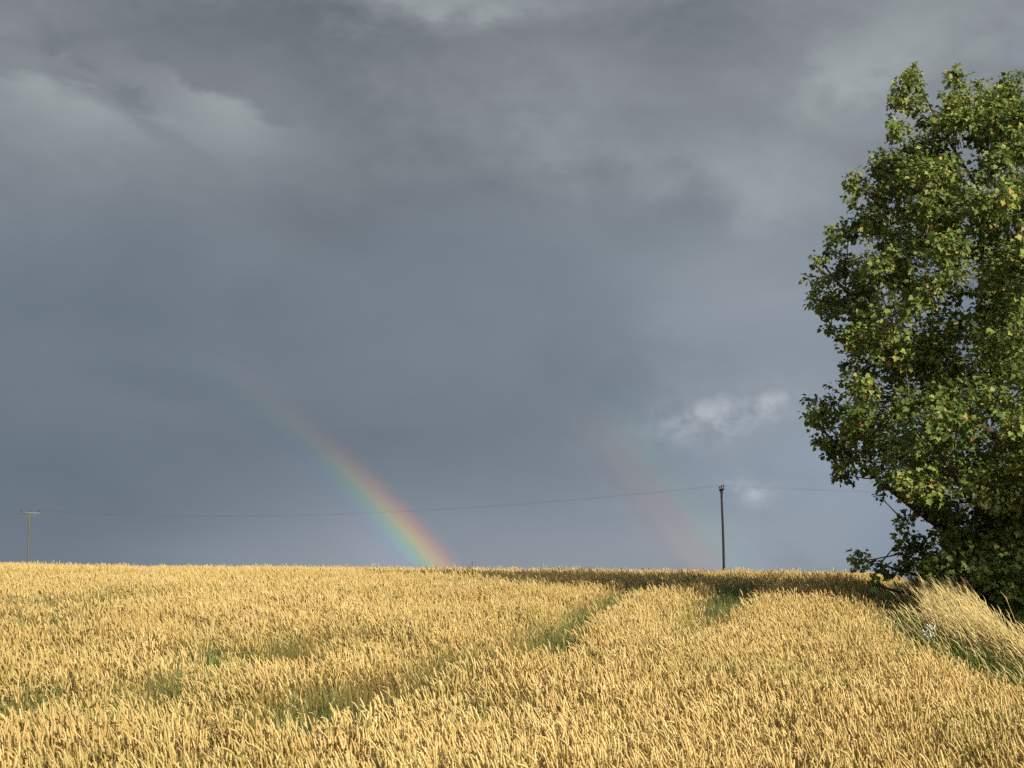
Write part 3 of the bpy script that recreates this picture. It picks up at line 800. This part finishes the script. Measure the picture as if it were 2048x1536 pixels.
def rainbow(name, th0, th1, f0, f1, stops, fade, gain, label, radius, warm, warm_b):
    """th: angle from the antisolar point; f: position round the ring from level-right (0) to the top (90), degrees"""
    nt_, nf = 24, 60
    th_ = np.radians(np.linspace(th0, th1, nt_)); ph = np.radians(np.linspace(f0, f1, nf))
    TT, PP = np.meshgrid(th_, ph)
    D = np.cos(TT)[..., None] * A + np.sin(TT)[..., None] * (np.cos(PP)[..., None] * U + np.sin(PP)[..., None] * Vv)
    V = cam_p + radius * D; id_ = np.arange(nt_ * nf).reshape(nf, nt_)
    F = np.stack([id_[:-1, :-1], id_[:-1, 1:], id_[1:, 1:], id_[1:, :-1]], -1).reshape(-1, 4)
    m, gg, out = material(name + '_light')
    a = attr(gg, 'across'); b = attr(gg, 'along')
    cr = gg.new('ShaderNodeValToRGB'); gg.put(cr.inputs[0], a); el_ = cr.color_ramp.elements; cr.color_ramp.interpolation = 'EASE'
    while len(el_) < len(stops): el_.new(.5)
    for e_, (p_, c_) in zip(el_, stops): e_.position = p_; e_.color = (*c_, 1)
    fr = gg.new('ShaderNodeValToRGB'); gg.put(fr.inputs[0], b); el_ = fr.color_ramp.elements; fr.color_ramp.interpolation = 'B_SPLINE'
    while len(el_) < len(fade): el_.new(.5)
    for e_, (p_, c_) in zip(el_, fade): e_.position = p_; e_.color = (c_, c_, c_, 1)
    em = gg.new('ShaderNodeEmission'); gg.put(em.inputs[0], cr.outputs[0]); gg.put(em.inputs[1], gg.mul(fr.outputs[0], gain))
    tp = gg.new('ShaderNodeBsdfTransparent'); gg.put(tp.inputs[0], gg.mix(gg.mul(fr.outputs[0], gg.mul(gg.ss(a, *warm[:2]), gg.ss(a, *warm[2:], 1, 0))), (1, 1, 1), (1, .93, warm_b))); ad = gg.new('ShaderNodeAddShader')
    gg.nt.links.new(em.outputs[0], ad.inputs[0]); gg.nt.links.new(tp.outputs[0], ad.inputs[1]); gg.nt.links.new(ad.outputs[0], out.inputs[0])
    ac = (TT - th_[0]) / (th_[-1] - th_[0]); al = (PP - ph[0]) / (ph[-1] - ph[0])
    o = mesh_obj(name, V.reshape(-1, 3), F, m, None, True, {'across': ac.ravel(), 'along': al.ravel()})
    tag(o, label, 'rainbow', 'rainbows'); return o


def pix_phi(px, py):
    r = ray(px, py); r = r / np.linalg.norm(r); return math.degrees(math.acos(r @ A)), math.degrees(math.atan2(r @ Vv, r @ U))


for q in ((886, 1137), (848, 1137), (493, 751), (380, 690), (1403, 1130), (1219, 884), (1190, 800)): print('bow', q, pix_phi(*q))
f_a = pix_phi(886, 1260)[1]; f_b = pix_phi(370, 670)[1]
rainbow('rainbow', 37.2, 43.1, f_a, f_b,
        ((0, (0, 0, 0)), (.30, (.022, .022, .026)), (.55, (.055, .055, .078)), (.64, (.05, .075, .115)), (.695, (.05, .15, .11)), (.737, (.09, .185, .07)), (.78, (.24, .20, .045)), (.822, (.26, .13, .05)), (.866, (.19, .055, .045)), (.92, (.05, .012, .014)), (.96, (0, 0, 0)), (1, (0, 0, 0))),
        ((0, 1.0), (.26, .9), (.40, .42), (.56, .16), (.78, .06), (1, 0)), .74, 'bright rainbow with its foot on the wheat left of centre', 3000, (.70, .80, .87, .95), .76)
g_a = pix_phi(1403, 1400)[1]; g_b = pix_phi(1180, 770)[1]
rainbow('rainbow', 48.2, 55.0, g_a, g_b,
        ((0, (0, 0, 0)), (.1, (0, 0, 0)), (.22, (.035, .022, .018)), (.36, (.12, .065, .038)), (.45, (.105, .08, .03)), (.54, (.04, .085, .04)), (.64, (.015, .05, .045)), (.75, (.01, .02, .03)), (.88, (0, 0, 0)), (1, (0, 0, 0))),
        ((0, .9), (.5, .85), (.75, .6), (.88, .35), (1, 0)), .42, 'faint second rainbow between the bright rainbow and the dark pole', 3050, (.15, .3, .4, .55), .93)
